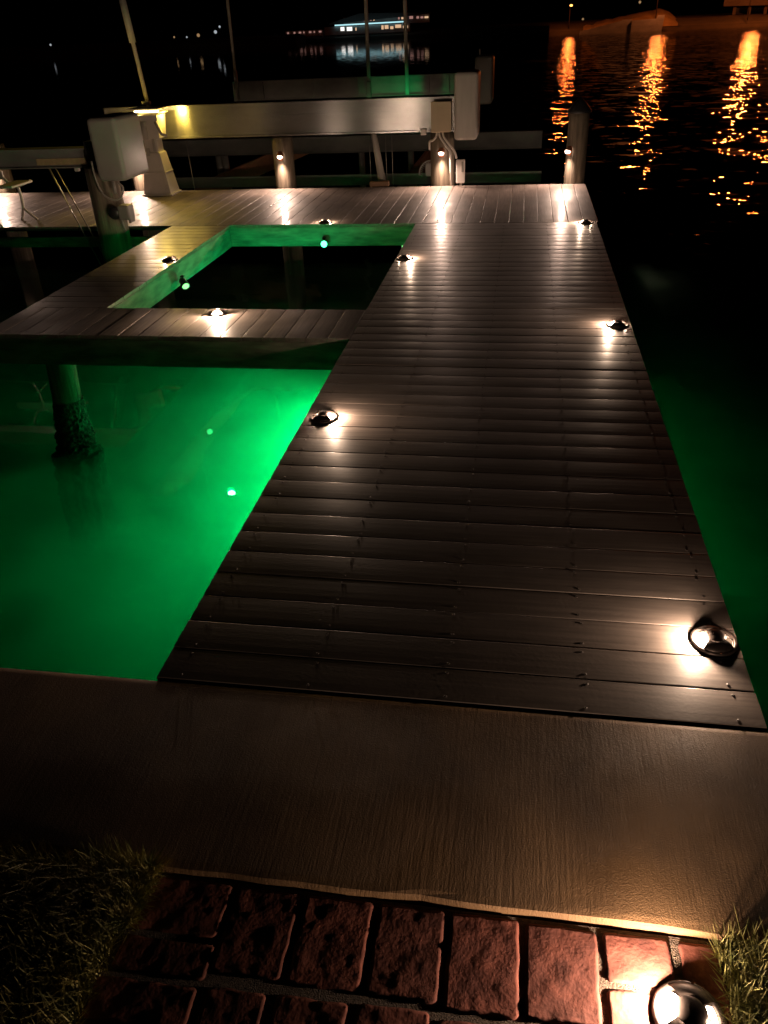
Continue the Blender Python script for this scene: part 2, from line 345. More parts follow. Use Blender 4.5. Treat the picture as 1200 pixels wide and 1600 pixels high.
bm = bmesh.new()
Lp = [(-.81, -.592, .925, 1.068), (-.592, -.424, .855, 1.066), (-.424, -.253, .852, 1.067), (-.253, -.088, .853, 1.068), (-.088, .078, .845, 1.068), (.078, .245, .85, 1.066),
      (.245, .40, .948, 1.067), (.245, .40, .845, .945), (.405, .50, .86, 1.066),
      (-.812, -.585, .833, .922), (-.83, -.592, .73, .83), (-.585, -.44, .738, .838), (-.436, -.268, .70, .842), (-.262, -.1, .72, .848), (-.095, .07, .70, .84), (.075, .24, .70, .845), (.245, .41, .70, .84)]
y = .70
while y > -0.6:
    x = -.84 + random.uniform(-.02, .02)
    while x < .42:
        w = random.choice((.165, .22, .11)); Lp.append((x, min(x + w, .5), y - .105, y - .003)); x += w + .003
    y -= .108
for a in Lp: paver(bm, *a)
box(bm, (-.83, -.7, -.07), (.50, 1.07, -.0195), 1)
o = finish('paver_path', bm, [M['paver'], M['sand']]); tag(o, kind='structure')

# grass beside the pavers: single blades
def grass(name, regions, n, seed):
    rnd = random.Random(seed); bm = bmesh.new()
    for k in range(n):
        x0, x1, y0, y1 = rnd.choice(regions); x, y = rnd.uniform(x0, x1), rnd.uniform(y0, y1)
        h = rnd.uniform(.03, .078); a = rnd.uniform(0, 2 * PI); lean = rnd.uniform(.1, 1.1) * h; w = rnd.uniform(.0012, .0024)
        d = Vector((math.cos(a), math.sin(a), 0)); s = Vector((-d.y, d.x, 0)) * w; b = Vector((x, y, -.044))
        p = [b, b + d * lean * .25 + Vector((0, 0, h * .55)), b + d * lean + Vector((0, 0, h * rnd.uniform(.7, 1.1)))]
        v = [bm.verts.new(p[0] - s), bm.verts.new(p[0] + s), bm.verts.new(p[1] + s * .8), bm.verts.new(p[1] - s * .8), bm.verts.new(p[2])]
        bm.faces.new(v[:4]); bm.faces.new((v[3], v[2], v[4]))
    o = finish(name, bm, M['grass']); tag(o, kind='stuff'); return o
grass('grass', [(-2.0, -.83, .55, 1.075), (-1.25, -.82, .55, 1.07), (-.95, -.80, .93, 1.08)], 26000, 3)
grass('grass_edge', [(.50, 1.3, .5, 1.075), (.49, .75, .7, 1.07)], 12000, 4)

# ------------------------------------------------------------------ the dock: one thing, its decks and timbers are parts
dock = thing('boat_dock', (0, 0, 0), 'wet brown plank dock with a long walkway and a rectangular opening', 'dock')
XL, XR, Y0, Y1, YB = -1.06, 0.745, 1.702, 8.402, 10.63
def board(bm, a0, a1, b0, b1, along, screws=None):
    """one crowned plank; 'along' is the axis of its length, a = length range, b = width range"""
    w = (b1 - b0) / 2 - 0.0015; c = (b0 + b1) / 2; lift = random.uniform(-0.0009, 0.0009); cr = 0.0007; til = random.uniform(-.0025, .0025)
    pr = [(-w, -0.026), (-w, -0.0032), (-w + .0007, -0.0013), (-w + .0019, -0.0004), (-w + .0034, 0), (-w * .5, cr * .75), (0, cr), (w * .5, cr * .75), (w - .0034, 0), (w - .0019, -0.0004), (w - .0007, -0.0013), (w, -0.0032), (w, -0.026)]
    rings = []
    for a in (a0 + random.uniform(0, .002), a1 - random.uniform(0, .002)):
        ring = []
        for s, z in pr:
            z2 = z + lift + til * s
            ring.append(bm.verts.new((a, c + s, z2) if along == 'X' else (c + s, a, z2)))
        rings.append(ring)
    n = len(pr)
    for k in range(n - 1):
        f = bm.faces.new((rings[0][k], rings[0][k + 1], rings[1][k + 1], rings[1][k])); f.smooth = False
    bm.faces.new([bm.verts.new(v.co) for v in (rings[0][n - 1], rings[0][0], rings[1][0], rings[1][n - 1])])
    for rg_ in rings: bm.faces.new([bm.verts.new(v.co) for v in rg_])      # end grain on its own vertices, so the top stays flat-shaded
    for s in (screws or ()):
        if not (a0 < s < a1): continue
        for q in (-1, 1):
            x, yy = s + random.uniform(-.006, .006), c + q * w * .72
            pc = (x, yy) if along == 'X' else (yy, x)
            rg = [bm.verts.new((pc[0] + .0052 * math.cos(2 * PI * k / 8), pc[1] + .0052 * math.sin(2 * PI * k / 8), 0.0007 + lift)) for k in range(8)]
            tp = [bm.verts.new((pc[0] + .0034 * math.cos(2 * PI * k / 8), pc[1] + .0034 * math.sin(2 * PI * k / 8), 0.0019 + lift)) for k in range(8)]
            for k in range(8):
                f = bm.faces.new((rg[k], rg[(k + 1) % 8], tp[(k + 1) % 8], tp[k])); f.material_index = 1
            f = bm.faces.new(tp); f.material_index = 1
JX = [XL + .07 + i * (XR - XL - .14) / 4 for i in range(5)]
bm = bmesh.new(); nb = 47; pb = (Y1 - Y0) / nb
for i in range(nb): board(bm, XL, XR, Y0 + i * pb, Y0 + (i + 1) * pb, 'X', JX)
finish('walkway_decking', bm, [M['deck_x'], M['screw']], dock)
bm = bmesh.new(); XW = -9.5; nb = 70; pb = (XR + .022 - XW) / nb
for i in range(nb): board(bm, Y1 + .004, YB, XW + i * pb, XW + (i + 1) * pb, 'Y', [Y1 + .1, Y1 + 1.1, YB - .1])
finish('cross_decking', bm, [M['deck_y'], M['screw']], dock)
SX0, SX1, SY0, SY1 = -3.70, -3.05, 4.87, 5.49
bm = bmesh.new(); nb = 20; pb = (Y1 - SY1) / nb
for i in range(nb): board(bm, SX0, SX1, SY1 + i * pb, SY1 + (i + 1) * pb, 'X', [SX0 + .06, SX1 - .06])
finish('side_decking', bm, [M['deck_x'], M['screw']], dock)
bm = bmesh.new(); nb = 18; pb = (XL - .003 - SX0) / nb
for i in range(nb): board(bm, SY0, SY1 - .002, SX0 + i * pb, SX0 + (i + 1) * pb, 'Y', [SY0 + .06, SY1 - .06])
finish('strip_decking', bm, [M['deck_y'], M['screw']], dock)
# rim boards under the deck edges
def rim(lo, hi):
    bm = bmesh.new(); rbox(bm, lo, hi, .004, 1); return finish('rim_board', bm, M['rim'], dock)
T = .038; zt, zb = -.029, -.222
rim((XL + .005, Y0 + .02, zb), (XL + .005 + T, Y1 - .03, zt)); rim((XR - .005 - T, Y0 + .02, zb), (XR - .005, Y1 - .03, zt))
rim((XW, Y1 + .012, zb), (SX0 - .002, Y1 + .012 + T, -.115)); rim((SX0, Y1 + .012, zb), (XR + .01, Y1 + .012 + T, zt)); rim((XW, YB - .01 - T, zb), (XR + .01, YB - .01, zt))
rim((XR + .016 - T, Y1 + .012 + T + .002, zb), (XR + .016, YB - .01 - T - .002, zt))
rim((SX1 - .005 - T, SY1 + .001, zb), (SX1 - .005, Y1, zt)); rim((SX0 + .005, SY0 + .06, zb), (SX0 + .005 + T, Y1, zt))
rim((SX0 + .005, SY0 + .006, zb), (XL - .004, SY0 + .006 + T, zt)); rim((SX1 - .002, SY1 - .006 - T, zb), (XL - .004, SY1 - .006, zt))
rim((XL + .005 + T, Y0 + .004, -.3), (XR - .005 - T, Y0 + .004 + T, zt))  # added board, closes the front gap against green light from below
for x in JX[1:4]:
    bm = bmesh.new(); box(bm, (x - .02, Y0 + .03, -.21), (x + .02, Y1 - .01, -.03)); finish('joist', bm, M['rim'], dock)
for yy in (9.2, 9.95):
    bm = bmesh.new(); box(bm, (XW, yy, -.21), (XR - .05, yy + .04, -.03)); finish('joist', bm, M['rim'], dock)

# ------------------------------------------------------------------ pilings
def piling_mesh(r, z0, z1, sd, nseg=28, nz=26, rough=.006, lean=(0, 0)):
    bm = bmesh.new(); rows = []
    for j in range(nz + 1):
        z = z0 + (z1 - z0) * j / nz; row = []
        for k in range(nseg):
            a = 2 * PI * k / nseg; d = Vector((math.cos(a), math.sin(a), 0))
            rr = r * (1 - .02 * j / nz) + rough * noise.noise(Vector((d.x * 3 + sd, d.y * 3, z * .7))) + rough * .4 * noise.noise(Vector((d.x * 11 + sd, d.y * 11, z * 2)))
            row.append(bm.verts.new((d.x * rr + lean[0] * (z1 - z), d.y * rr + lean[1] * (z1 - z), z)))
        rows.append(row)
    for j in range(nz):
        for k in range(nseg): bm.faces.new((rows[j][k], rows[j][(k + 1) % nseg], rows[j + 1][(k + 1) % nseg], rows[j + 1][k])).smooth = True
    bm.faces.new(rows[-1]); bm.faces.new(rows[0])
    return bm
def piling(loc, r, top, label, sd, group='dock pilings'):
    t = thing('piling', loc, label, 'piling', group)
    finish('shaft', piling_mesh(r, -2.4, top, sd), M['pile'], t)
    return t
YP = 10.80
piling((-3.065, 10.79, 0), .135, .60, 'weathered round piling under the middle of the long silver beam', 1.3)
piling((-1.005, 10.80, 0), .152, .60, 'weathered piling below the tan box, with white conduits on its side', 5.1)
t = piling((.635, 10.75, 0), .125, .80, 'tall free piling with a pointed cap at the far right corner of the deck', 9.7)
bm = bmesh.new(); lathe(bm, [(.0, .955), (.07, .885), (.142, .80), (.142, .775), (.12, .774), (0, .774)], 20); finish('pointed_cap', bm, M['dark'], t)
piling((-5.05, 10.80, 0), .14, .60, 'piling mostly hidden behind the white pedestal', 3.3)
piling((-7.13, 10.80, 0), .14, .60, 'piling behind the white bench at the left edge of the photo', 13.3)
piling((-4.325, 8.28, 0), .165, .62, 'thick green-stained piling carrying the grey motor cover at left', 21.0)
# piling standing in the green water, barnacled towards the waterline
t = thing('piling', (-3.26, 5.05, 0), 'barnacled piling standing in the bright green water', 'piling', 'dock pilings')
ln = (-.075, 0)
def lean_shift(bmx):
    for v in bmx.verts: v.co.x += ln[0] * (-.19 - v.co.z)
b1 = piling_mesh(.104, -.60, -.19, 2.2, nz=10); lean_shift(b1); finish('shaft', b1, M['pile'], t)
bmb = piling_mesh(.108, -1.10, -.56, 4.4, nseg=100, nz=70, rough=.010)
for v in bmb.verts:
    k = .056 * max(0, min(1, (-.52 - v.co.z) / .4)); n = noise.noise(v.co * 45) + .6 * noise.noise(v.co * 95)
    v.co += Vector((v.co.x, v.co.y, 0)).normalized() * (k * .5 + .6 * k * n + .004 * n)
lean_shift(bmb); finish('barnacle_crust', bmb, M['barn'], t)
bmb = piling_mesh(.185, -2.3, -1.0, 6.4, nseg=80, nz=70, rough=.03)
for v in bmb.verts:
    n = noise.noise(v.co * 22) + .7 * noise.noise(v.co * 50); v.co += Vector((v.co.x, v.co.y, 0)).normalized() * .028 * n
lean_shift(bmb); finish('sea_growth', bmb, M['growth'], t)

# ------------------------------------------------------------------ deck lights: domed pucks with a window to each side
def lathe_part(name, prof, m, parent, a0=0, a1=2 * PI, n=40, close=False):
    bm = bmesh.new(); lathe(bm, prof, n, a0, a1, close=close); return finish(name, bm, m, parent)
def dock_light(loc, rz, label, pf, pb, hot='lens_warm', back='lens_dim', group='domed dock lights'):
    t = thing('dock_light', loc, label, 'dock light', group, rz); t.scale = (.84, .84, .84)          # front window faces local +X
    lathe_part('base_ring', [(.066, .0), (.085, .0), (.085, .006), (.081, .011), (.074, .012), (.070, .010), (.067, .004)], M['bronze'], t, close=True)
    lathe_part('floor_disc', [(0, .003), (.0665, .003)], M['lampfloor'], t)
    lathe_part('dome_cap', [(0, .037), (.015, .0365), (.027, .0348), (.035, .0322), (.0395, .0285), (.040, .0262), (.038, .0248), (.0, .0245)], M['bronze'], t)
    for k in (0, 1):
        a = PI / 2 + k * PI; w = R(47)
        lathe_part('side_block', [(.033, .0035), (.077, .0035), (.0755, .014), (.066, .0225), (.056, .0275), (.045, .031), (.033, .0315)], M['bronze'], t, a - w, a + w, 14, close=True)
        bmx = bmesh.new(); tube(bmx, [(0, 0, 0), (0, 0, .004)], .0035, 8)
        for v in bmx.verts: v.co += Vector((.0795 * math.cos(a), .0795 * math.sin(a), .010))
        finish('screw', bmx, M['brass'], t)
    for k, lm in ((0, hot), (1, back)):
        a = k * PI; w = R(43)
        lathe_part('lens', [(.0365, .0242), (.050, .0170), (.0645, .0045)], M[lm], t, a - w, a + w, 20)
        bmx = bmesh.new(); tube(bmx, [(.039 * math.cos(a), 0, .026), (.050 * math.cos(a), 0, .0195), (.070 * math.cos(a), 0, .008)], .0022, 6); finish('strut', bmx, M['bronze'], t)
    for k, p in ((0, pf), (1, pb)):
        if p > 0: light('POINT', 'lamp_glow', t, (.058 * (1 - 2 * k), 0, .031), WARM, p, .006)
    return t
DL = 10
dock_light((.669, 2.06, .0015), PI + .12, 'nearest domed light on the walkway, at its right edge, lit brightly toward the deck', DL * 1.6, DL * .04)
dock_light((.658, 5.20, .0015), PI, 'domed light half way along the right edge of the walkway', DL * 1.3, DL * .04, 'lens_hot')
dock_light((.640, 8.36, .0015), PI, 'smallest domed light, at the far right corner where walkway meets cross deck', DL, DL * .04)
dock_light((-.958, 3.648, .0015), 0, 'domed light on the left edge of the walkway above the bright green water', DL * 1.3, DL * .04)
dock_light((-.981, 6.961, .0015), 0, 'domed light on the walkway edge beside the rectangular opening', DL, DL * .04)
dock_light((-2.135, 5.373, .0015), -PI / 2 + .25, 'blazing domed light on the narrow plank strip, facing the viewer', DL * 5, DL * .5, 'lens_hot', 'lens_warm')
dock_light((-3.135, 6.935, .0015), PI, 'dark domed light on the yellow-lit side deck, lit only at its left', DL * .5, DL * .1)
dock_light((-2.03, 8.50, .0015), 0, 'domed light on the cross deck above the far green rim board', DL * .35, DL * .35, 'lens_dim', 'lens_dim')
dock_light((.408, .900, -.0135), PI - .25, 'domed light set in the red pavers at the bottom edge of the photo', DL * 2.2, DL * .012, 'lens_warm', 'lens_warm')

# ------------------------------------------------------------------ downlights on the pilings
def piling_light(loc, rz, label, p):
    t = thing('piling_light', loc, label, 'piling light', 'downlights on the pilings', rz)       # faces local -Y
    bm = bmesh.new(); rg = []
    for i in range(7):
        a = PI / 2 * i / 6; z, r = .052 * math.sin(a), .046 * math.cos(a)
        rg.append([bm.verts.new((r * math.cos(PI + PI * k / 14), r * math.sin(PI + PI * k / 14) * 1.05, z)) for k in range(15)])
    for i in range(6):
        for k in range(14): bm.faces.new((rg[i][k], rg[i][k + 1], rg[i + 1][k + 1], rg[i + 1][k])).smooth = True
    bmesh.ops.remove_doubles(bm, verts=bm.verts, dist=1e-5); finish('hood', bm, M['brass'], t)
    bm = bmesh.new(); rbox(bm, (-.03, -.004, -.06), (.03, .012, .05), .004, 1); finish('back_plate', bm, M['brass'], t)
    bm = bmesh.new(); bmesh.ops.create_uvsphere(bm, u_segments=16, v_segments=10, radius=.033)
    for v in bm.verts: v.co = Vector((v.co.x, v.co.y * .8 - .030, v.co.z * .72 - .010)); 
    for f in bm.faces: f.smooth = True
    finish('lens', bm, M['lens_pink'], t)
    light('SPOT', 'lamp_glow', t, (0, -.050, -.045), PINK, p, .03, aim((0, -.75, -.9)), R(165), .8)
    return t
PL = 60
piling_light((-3.07, 10.653, .39), 0, 'downlight glowing on the piling under the middle of the silver beam', PL)
piling_light((-1.005, 10.645, .39), 0, 'downlight glowing on the piling below the tan box', PL)
piling_light((.545, 10.663, .375), -.75, 'downlight on the pointed-cap piling at the right corner', PL)
piling_light((-5.05, 10.658, .39), 0, 'downlight on the piling hidden behind the white pedestal and grey cover', PL * 1.1)
piling_light((-7.13, 10.658, .39), 0, 'downlight on the piling at the left edge of the photo', PL * 1.3)

# ------------------------------------------------------------------ green lamps hung on the rim boards
def green_lamp(loc, direc, label, p, lens='lens_green', angle=150, hang=(0, 0, 1)):
    t = thing('green_lamp', loc, label, 'green lamp', 'green lamps under the deck edge')
    d = Vector(direc).normalized(); q = d.to_track_quat('Z', 'Y').to_matrix().to_4x4()
    bm = bmesh.new(); lathe(bm, [(0, -.10), (.020, -.10), (.030, -.085), (.034, -.02), (.040, -.012), (.040, .004), (.033, .006), (.032, -.002), (0, -.002)], 24)
    for v in bm.verts: v.co = q @ v.co
    finish('housing', bm, M['dark'], t)
    bm = bmesh.new(); lathe(bm, [(0, .010), (.016, .0085), (.0315, .002)], 24)
    for v in bm.verts: v.co = q @ v.co
    finish('lens', bm, M[lens], t)
    bm = bmesh.new(); tube(bm, [d * -.05, d * -.05 + Vector(hang) * .055], .007, 8); rbox(bm, (-.018, -.018, .05), (.018, .018, .066), .003, 1, 0, Matrix.Translation(d * -.05) @ Vector(hang).to_track_quat('Z', 'Y').to_matrix().to_4x4())
    finish('bracket', bm, M['dark'], t)
    if p > 0: light('SPOT', 'lamp_glow', t, d * .03, GREEN, p, .03, aim(d), R(angle), .5)
    return t
green_lamp((-2.03, 8.36, -.19), (.1, -.9, .12), 'bright green lamp glowing on the far rim board of the opening', 1.5)
green_lamp((-2.965, 6.80, -.20), (.55, -.65, -.40), 'dark tilted lamp with a green lens on the left rim board of the opening', .3, 'lens_green_dim')
green_lamp((-2.33, 5.56, -.25), (0.05, -.3, -1), 'green lamp under the far side of the narrow plank strip', 1.0, 'lens_white_green', 120)
# the lamp sunk in the water under the walkway: the green in the water is its light
sk = thing('sunken_lamp', (-.95, 6.15, WL - .2), 'green lamp sunk in the water under the walkway', 'underwater lamp')
lathe_part('glass_tube', [(0, .10), (.02, .095), (.028, .08), (.028, -.08), (0, -.084)], M['lens_green_dim'], sk)
for a in (0, 2.1, 4.2): light('SPOT', 'lamp_glow', sk, (.06 * math.cos(a), .06 * math.sin(a), -.02), GREEN, 560, .02, aim((-.25, -.12, -1)), R(178), .15)
sk = thing('sunken_lamp', (-2.38, 7.5, WL - .12), 'added green lamp in the water below the rectangular opening, lighting its rim boards', 'underwater lamp')  # added lamp, only there to throw green light up onto the rim boards
lathe_part('glass_tube', [(0, .10), (.02, .095), (.028, .08), (.028, -.08), (0, -.084)], M['lens_green_dim'], sk)
light('SPOT', 'lamp_glow', sk, (0, 0, .13), GREEN, 60, .03, aim((-.05, -.02, 1)), R(130), .35)
sk = thing('sunken_lamp', (-1.7, 12.0, WL - .16), 'green lamp sunk in the boat slip behind the dock', 'underwater lamp')
lathe_part('glass_tube', [(0, .10), (.02, .095), (.028, .08), (.028, -.08), (0, -.084)], M['lens_green_dim'], sk)
for x in (-.28, .14): light('SPOT', 'lamp_glow', sk, (.0, .06, .06), GREEN, 110, .02, aim((x, 1.5, 1.44)), R(34), 1.0)

# ------------------------------------------------------------------ boat lift behind the cross deck
lift = thing('boat_lift', (0, 0, 0), 'boat lift with a long silver aluminium beam across the back of the dock', 'boat lift', 'boat lifts')
YF = 10.66
bm = bmesh.new()
box(bm, (-4.98, YF + .02, .640), (-.62, YF + .035, .858)); box(bm, (-5.36, YF + .018, .8595), (-.62, YF + .035, .985))
box(bm, (-5.36, YF, .9865), (-.62, YF + .20, .999)); box(bm, (-4.80, YF - .01, .620), (-.62, YF + .20, .6385)); box(bm, (-4.98, YF + .1, .640), (-.62, YF + .115, .985))
# curved gusset at the cut-away left end
gv = []
for k in range(9):
    a = PI / 2 * k / 8; gv.append((-4.98 - .22 * (1 - math.sin(a)), .858 - .18 * (1 - math.cos(a))))
f0 = [bm.verts.new((x, YF + .02, z)) for x, z in gv] + [bm.verts.new((-4.9815, YF + .02, .8585))]
bm.faces.new(f0)
finish('front_beam', bm, M['alu'], lift)
def cover(bm, lo, hi, mtx=None):
    t = bmesh.new(); box(t, lo, hi)
    bmesh.ops.bevel(t, geom=list(t.edges), offset=.045, segments=5, affect='EDGES', profile=.5)
    cx, cy, cz = ((lo[i] + hi[i]) / 2 for i in range(3))
    for v in t.verts:
        s = 1 - ((v.co.z - cz) / ((hi[2] - lo[2]) / 2)) ** 2
        if v.co.x > cx: v.co.x += .014 * s
    for f in t.faces: f.smooth = True
    merge(bm, t, 0, mtx)
def drive_cover(parent, lo, hi, m):
    bm = bmesh.new(); cover(bm, lo, hi); return finish('motor_cover', bm, m, parent)
drive_cover(lift, (-.845, 10.55, .525), (-.565, 11.15, 1.255), M['plastic'])
drive_cover(lift, (-.765, 13.3, .70), (-.50, 13.9, 1.335), M['plasticg'])
bm = bmesh.new(); tube(bm, [(-.70, 13.4, 1.33), (-.70, 13.4, 1.42)], .012, 8); finish('vent_pipe', bm, M['pvc'], lift)
bm = bmesh.new(); box(bm, (-4.55, 13.50, .86), (-.85, 13.52, 1.10)); box(bm, (-4.55, 13.48, 1.10), (-.85, 13.66, 1.115)); box(bm, (-4.55, 13.48, .845), (-.85, 13.66, .86))
for x in (-4.1, -3.3, -2.6, -1.5, -1.2): box(bm, (x, 13.47, .862), (x + .05, 13.499, 1.098))
finish('rear_beam', bm, M['alud'], lift)
bm = bmesh.new(); box(bm, (-5.6, 12.5, .20), (.25, 12.56, .40)); box(bm, (-5.6, 12.46, .40), (.25, 12.6, .412)); box(bm, (-5.6, 12.46, .188), (.25, 12.6, .20)); finish('cradle_beam', bm, M['aludark'], lift)
bm = bmesh.new(); box(bm, (-5.6, 11.55, -.12), (.25, 11.6, .02)); finish('cradle_beam', bm, M['aludark'], lift)
for (a, b) in (((-4.75, 11.9, -.25), (-3.35, 13.2, .22)), ((-1.75, 11.7, -.35), (-1.05, 13.4, .45))):
    bm = bmesh.new(); A, B = Vector(a), Vector(b); d = (B - A); L = d.length; mt = Matrix.Translation(A) @ d.to_track_quat('X', 'Z').to_matrix().to_4x4()
    rbox(bm, (0, -.03, -.12), (L, .03, .12), .012, 2, 0, mt); finish('bunk_board', bm, M['carpet'], lift)
def post(name, a, b, r, m, r2=None):
    bm = bmesh.new(); tube(bm, [a, (Vector(a) + Vector(b)) / 2, b], [r, (r + (r2 or r)) / 2, r2 or r], 12); return finish(name, bm, m, lift)
post('guide_post', (-4.845, 10.9, .99), (-5.02, 10.9, 3.2), .026, M['pvc'])
bm = bmesh.new(); tube(bm, [(-4.905, 10.9, 1.70), (-4.955, 10.9, 2.3)], .042, 12); finish('post_sleeve', bm, M['pvc'], lift)
for x, x2 in ((-4.47, -4.44), (-2.373, -2.36), (-1.788, -1.80)): post('guide_post', (x, 13.46, .86), (x2, 13.46, 3.2), .028 if x > -4 else .022, M['pvc'])
for lo, hi in (((-4.49, 13.41, 1.10), (-4.43, 13.45, 1.28)), ((-2.41, 13.40, .84), (-2.335, 13.47, 1.06))):
    bm = bmesh.new(); rbox(bm, lo, hi, .01, 1); finish('post_clamp', bm, M['alud'], lift)
for x in (-4.95, -4.85): post('post_leg', (x + .4, 12.44, -.4), (x + .4, 12.44, .19), .05, M['alud'])
for x in (-2.35, -1.62): post('post_leg', (x, 12.44, -.5), (x, 12.44, .19), .045, M['alud'])
post('tapered_pole', (-1.80, 10.93, -.02), (-1.90, 10.93, .63), .055, M['pvc'], .035)
bm = bmesh.new(); rbox(bm, (-1.93, 10.66, .0), (-1.68, 10.74, .058), .006, 1); finish('timber_block', bm, M['timber'], lift)
for x in (-1.74, -1.66, -1.95): post('cable', (x, 10.90, -.2), (x, 10.90, .63), .005, M['cable'])
post('cable', (-4.40, 10.95, -.2), (-4.43, 10.95, .63), .006, M['cable'])
bm = bmesh.new(); rbox(bm, (-1.26, 10.64, .585), (-1.19, 10.66, .66), .006, 1); finish('beam_clip', bm, M['white'], lift)
# curved white guard and flap beside the right piling
bm = bmesh.new(); c = sweep_curve([(-1.36, 11.2, .05), (-1.34, 11.2, .14), (-1.27, 11.2, .215), (-1.19, 11.2, .235)], 12)
for i in range(len(c) - 1):
    for dy in (0,):
        a, b = c[i], c[i + 1]; v = [bm.verts.new(a), bm.verts.new(b), bm.verts.new(b + Vector((.035, .1, -.05))), bm.verts.new(a + Vector((.035, .1, -.03)))]; bm.faces.new(v)
rbox(bm, (-1.27, 11.2, .03), (-1.10, 11.24, .19), .012, 1); finish('white_guard', bm, M['white'], lift)
# tapered white pedestal carrying the beam
bm = bmesh.new()
def frust(bm, cx, cy, prof):                     # stacked rectangles (z, half x, half y)
    rg = []
    for z, hx, hy in prof:
        rg.append([bm.verts.new((cx + sx * hx, cy + sy * hy, z)) for sx, sy in ((-1, -1), (1, -1), (1, 1), (-1, 1))])
    for i in range(len(rg) - 1):
        for k in range(4): bm.faces.new((rg[i][k], rg[i][(k + 1) % 4], rg[i + 1][(k + 1) % 4], rg[i + 1][k]))
    bm.faces.new(rg[0]); bm.faces.new(rg[-1])
frust(bm, -4.63, 10.38, [(.002, .205, .17), (.022, .205, .17), (.024, .185, .15), (.27, .145, .125), (.275, .155, .135), (.285, .142, .125), (.50, .105, .105), (.51, .09, .09), (.515, .085, .085), (.66, .085, .085), (.665, .14, .11), (.80, .15, .12), (.93, .16, .14)])
bmesh.ops.bevel(bm, geom=list(bm.edges), offset=.004, segments=1, affect='EDGES')
ped = finish('pedestal', bm, M['white'], lift)
bm = bmesh.new(); box(bm, (-4.70, 10.24, .945), (-4.44, 10.55, .958)); box(bm, (-4.84, 10.22, .9985), (-4.40, 10.655, 1.006)); finish('top_plate', bm, M['white'], ped)
bm = bmesh.new(); tube(bm, [(-4.66, 10.235, .66), (-4.66, 10.235, .86)], .04, 12); tube(bm, [(-4.50, 10.24, .86), (-4.44, 10.24, .72), (-4.38, 10.24, .70)], .022, 8)
box(bm, (-4.60, 10.27, .52), (-4.57, 10.29, .66)); box(bm, (-4.70, 10.27, .47), (-4.655, 10.285, .56)); finish('bracket', bm, M['plastic'], ped)
# yellow strip light under the top flange, over the pedestal
ys = thing('strip_light', (-4.62, 10.34, .985), 'glowing yellow strip light on top of the white pedestal', 'strip light')
bm = bmesh.new(); rbox(bm, (-.15, -.08, -.003), (.17, .05, .010), .003, 1); finish('housing', bm, M['white'], ys)
bm = bmesh.new(); rbox(bm, (-.14, -.085, -.022), (.16, -.02, -.004), .006, 2); finish('diffuser', bm, M['led_yellow'], ys)
light('SPOT', 'lamp_glow', ys, (.0, -.17, -.03), YELLOW, 34, .05, aim((.25, -1, -.42)), R(110), .5)
light('POINT', 'beam_glow', ys, (.21, .07, -.05), YELLOW, 9.0, .06)
light('POINT', 'beam_glow', ys, (-.25, .07, -.05), YELLOW, 4.5, .06)
bm = bmesh.new(); rbox(bm, (-4.80, 10.6, 1.02), (-4.69, 10.66, 1.065), .006, 1); o = finish('switch_box', bm, M['white']); tag(o, 'tiny white box on top of the beam above the yellow light', 'switch box')

# electrical boxes on and beside the right piling
jb = thing('junction_box', (-.995, 10.62, .62), 'square tan electrical box on the piling with white conduits below it', 'junction box')
bm = bmesh.new(); rbox(bm, (-.118, -.07, 0), (.112, .02, .325), .008, 2); finish('enclosure', bm, M['boxtan'], jb)
bm = bmesh.new(); rbox(bm, (-.124, -.083, .006), (.118, -.0715, .335), .004, 1); finish('lid', bm, M['boxtan'], jb)
for pts in ([(-.03, -.03, 0), (-.02, -.035, -.05), (.05, -.045, -.15), (.105, -.05, -.22), (.112, -.055, -.35), (.118, -.06, -.60)], [(.01, -.03, 0), (.03, -.035, -.06), (.10, -.03, -.15), (.155, -.02, -.22), (.18, -.01, -.30)], [(-.06, -.03, 0), (-.07, -.03, -.05), (-.11, -.02, -.09), (-.155, .02, -.11), (-.16, .05, -.2)]):
    bm = bmesh.new(); tube(bm, sweep_curve(pts, 24), .013, 8); finish('conduit', bm, M['pvc'], jb)
ub = thing('outlet_box', (-.765, 10.66, .03), 'small upright white outlet box right of the piling with conduits', 'outlet box')
bm = bmesh.new(); rbox(bm, (-.055, -.03, 0), (.05, .03, .27), .006, 2); finish('body', bm, M['white'], ub)
bm = bmesh.new(); rbox(bm, (.012, -.037, .13), (.038, -.031, .25), .003, 1); finish('switch_panel', bm, M['plasticg'], ub)
bm = bmesh.new(); tube(bm, [(0, .01, .0), (0, .01, -.4)], .014, 8); finish('post', bm, M['pvc'], ub)

# ------------------------------------------------------------------ second lift at the left
l2 = thing('boat_lift', (0, 0, 0), 'boat lift at left with a dark beam, label strip and grey motor cover', 'boat lift', 'boat lifts')
YL = 8.30
bm = bmesh.new(); box(bm, (-8.5, YL, .625), (-4.44, YL + .02, .785)); box(bm, (-8.5, YL - .03, .785), (-4.40, YL + .16, .797)); box(bm, (-8.5, YL - .03, .612), (-4.40, YL + .16, .6245)); finish('beam', bm, M['alud'], l2)
bm = bmesh.new(); box(bm, (-5.03, YL - .008, .642), (-4.44, YL - .001, .703)); finish('label_strip', bm, M['sticker'], l2)
bm = bmesh.new(); box(bm, (-4.44, YL - .05, .50), (-4.20, YL + .2, .86)); finish('end_bracket', bm, M['dark'], l2)
bm = bmesh.new(); cover(bm, (-4.20, 7.93, .52), (-3.90, 8.52, 1.10))
for v in bm.verts:
    if v.co.z < .66: v.co.x += .0; v.co.y += (.66 - v.co.z) * .15
finish('motor_cover', bm, M['plasticg'], l2)
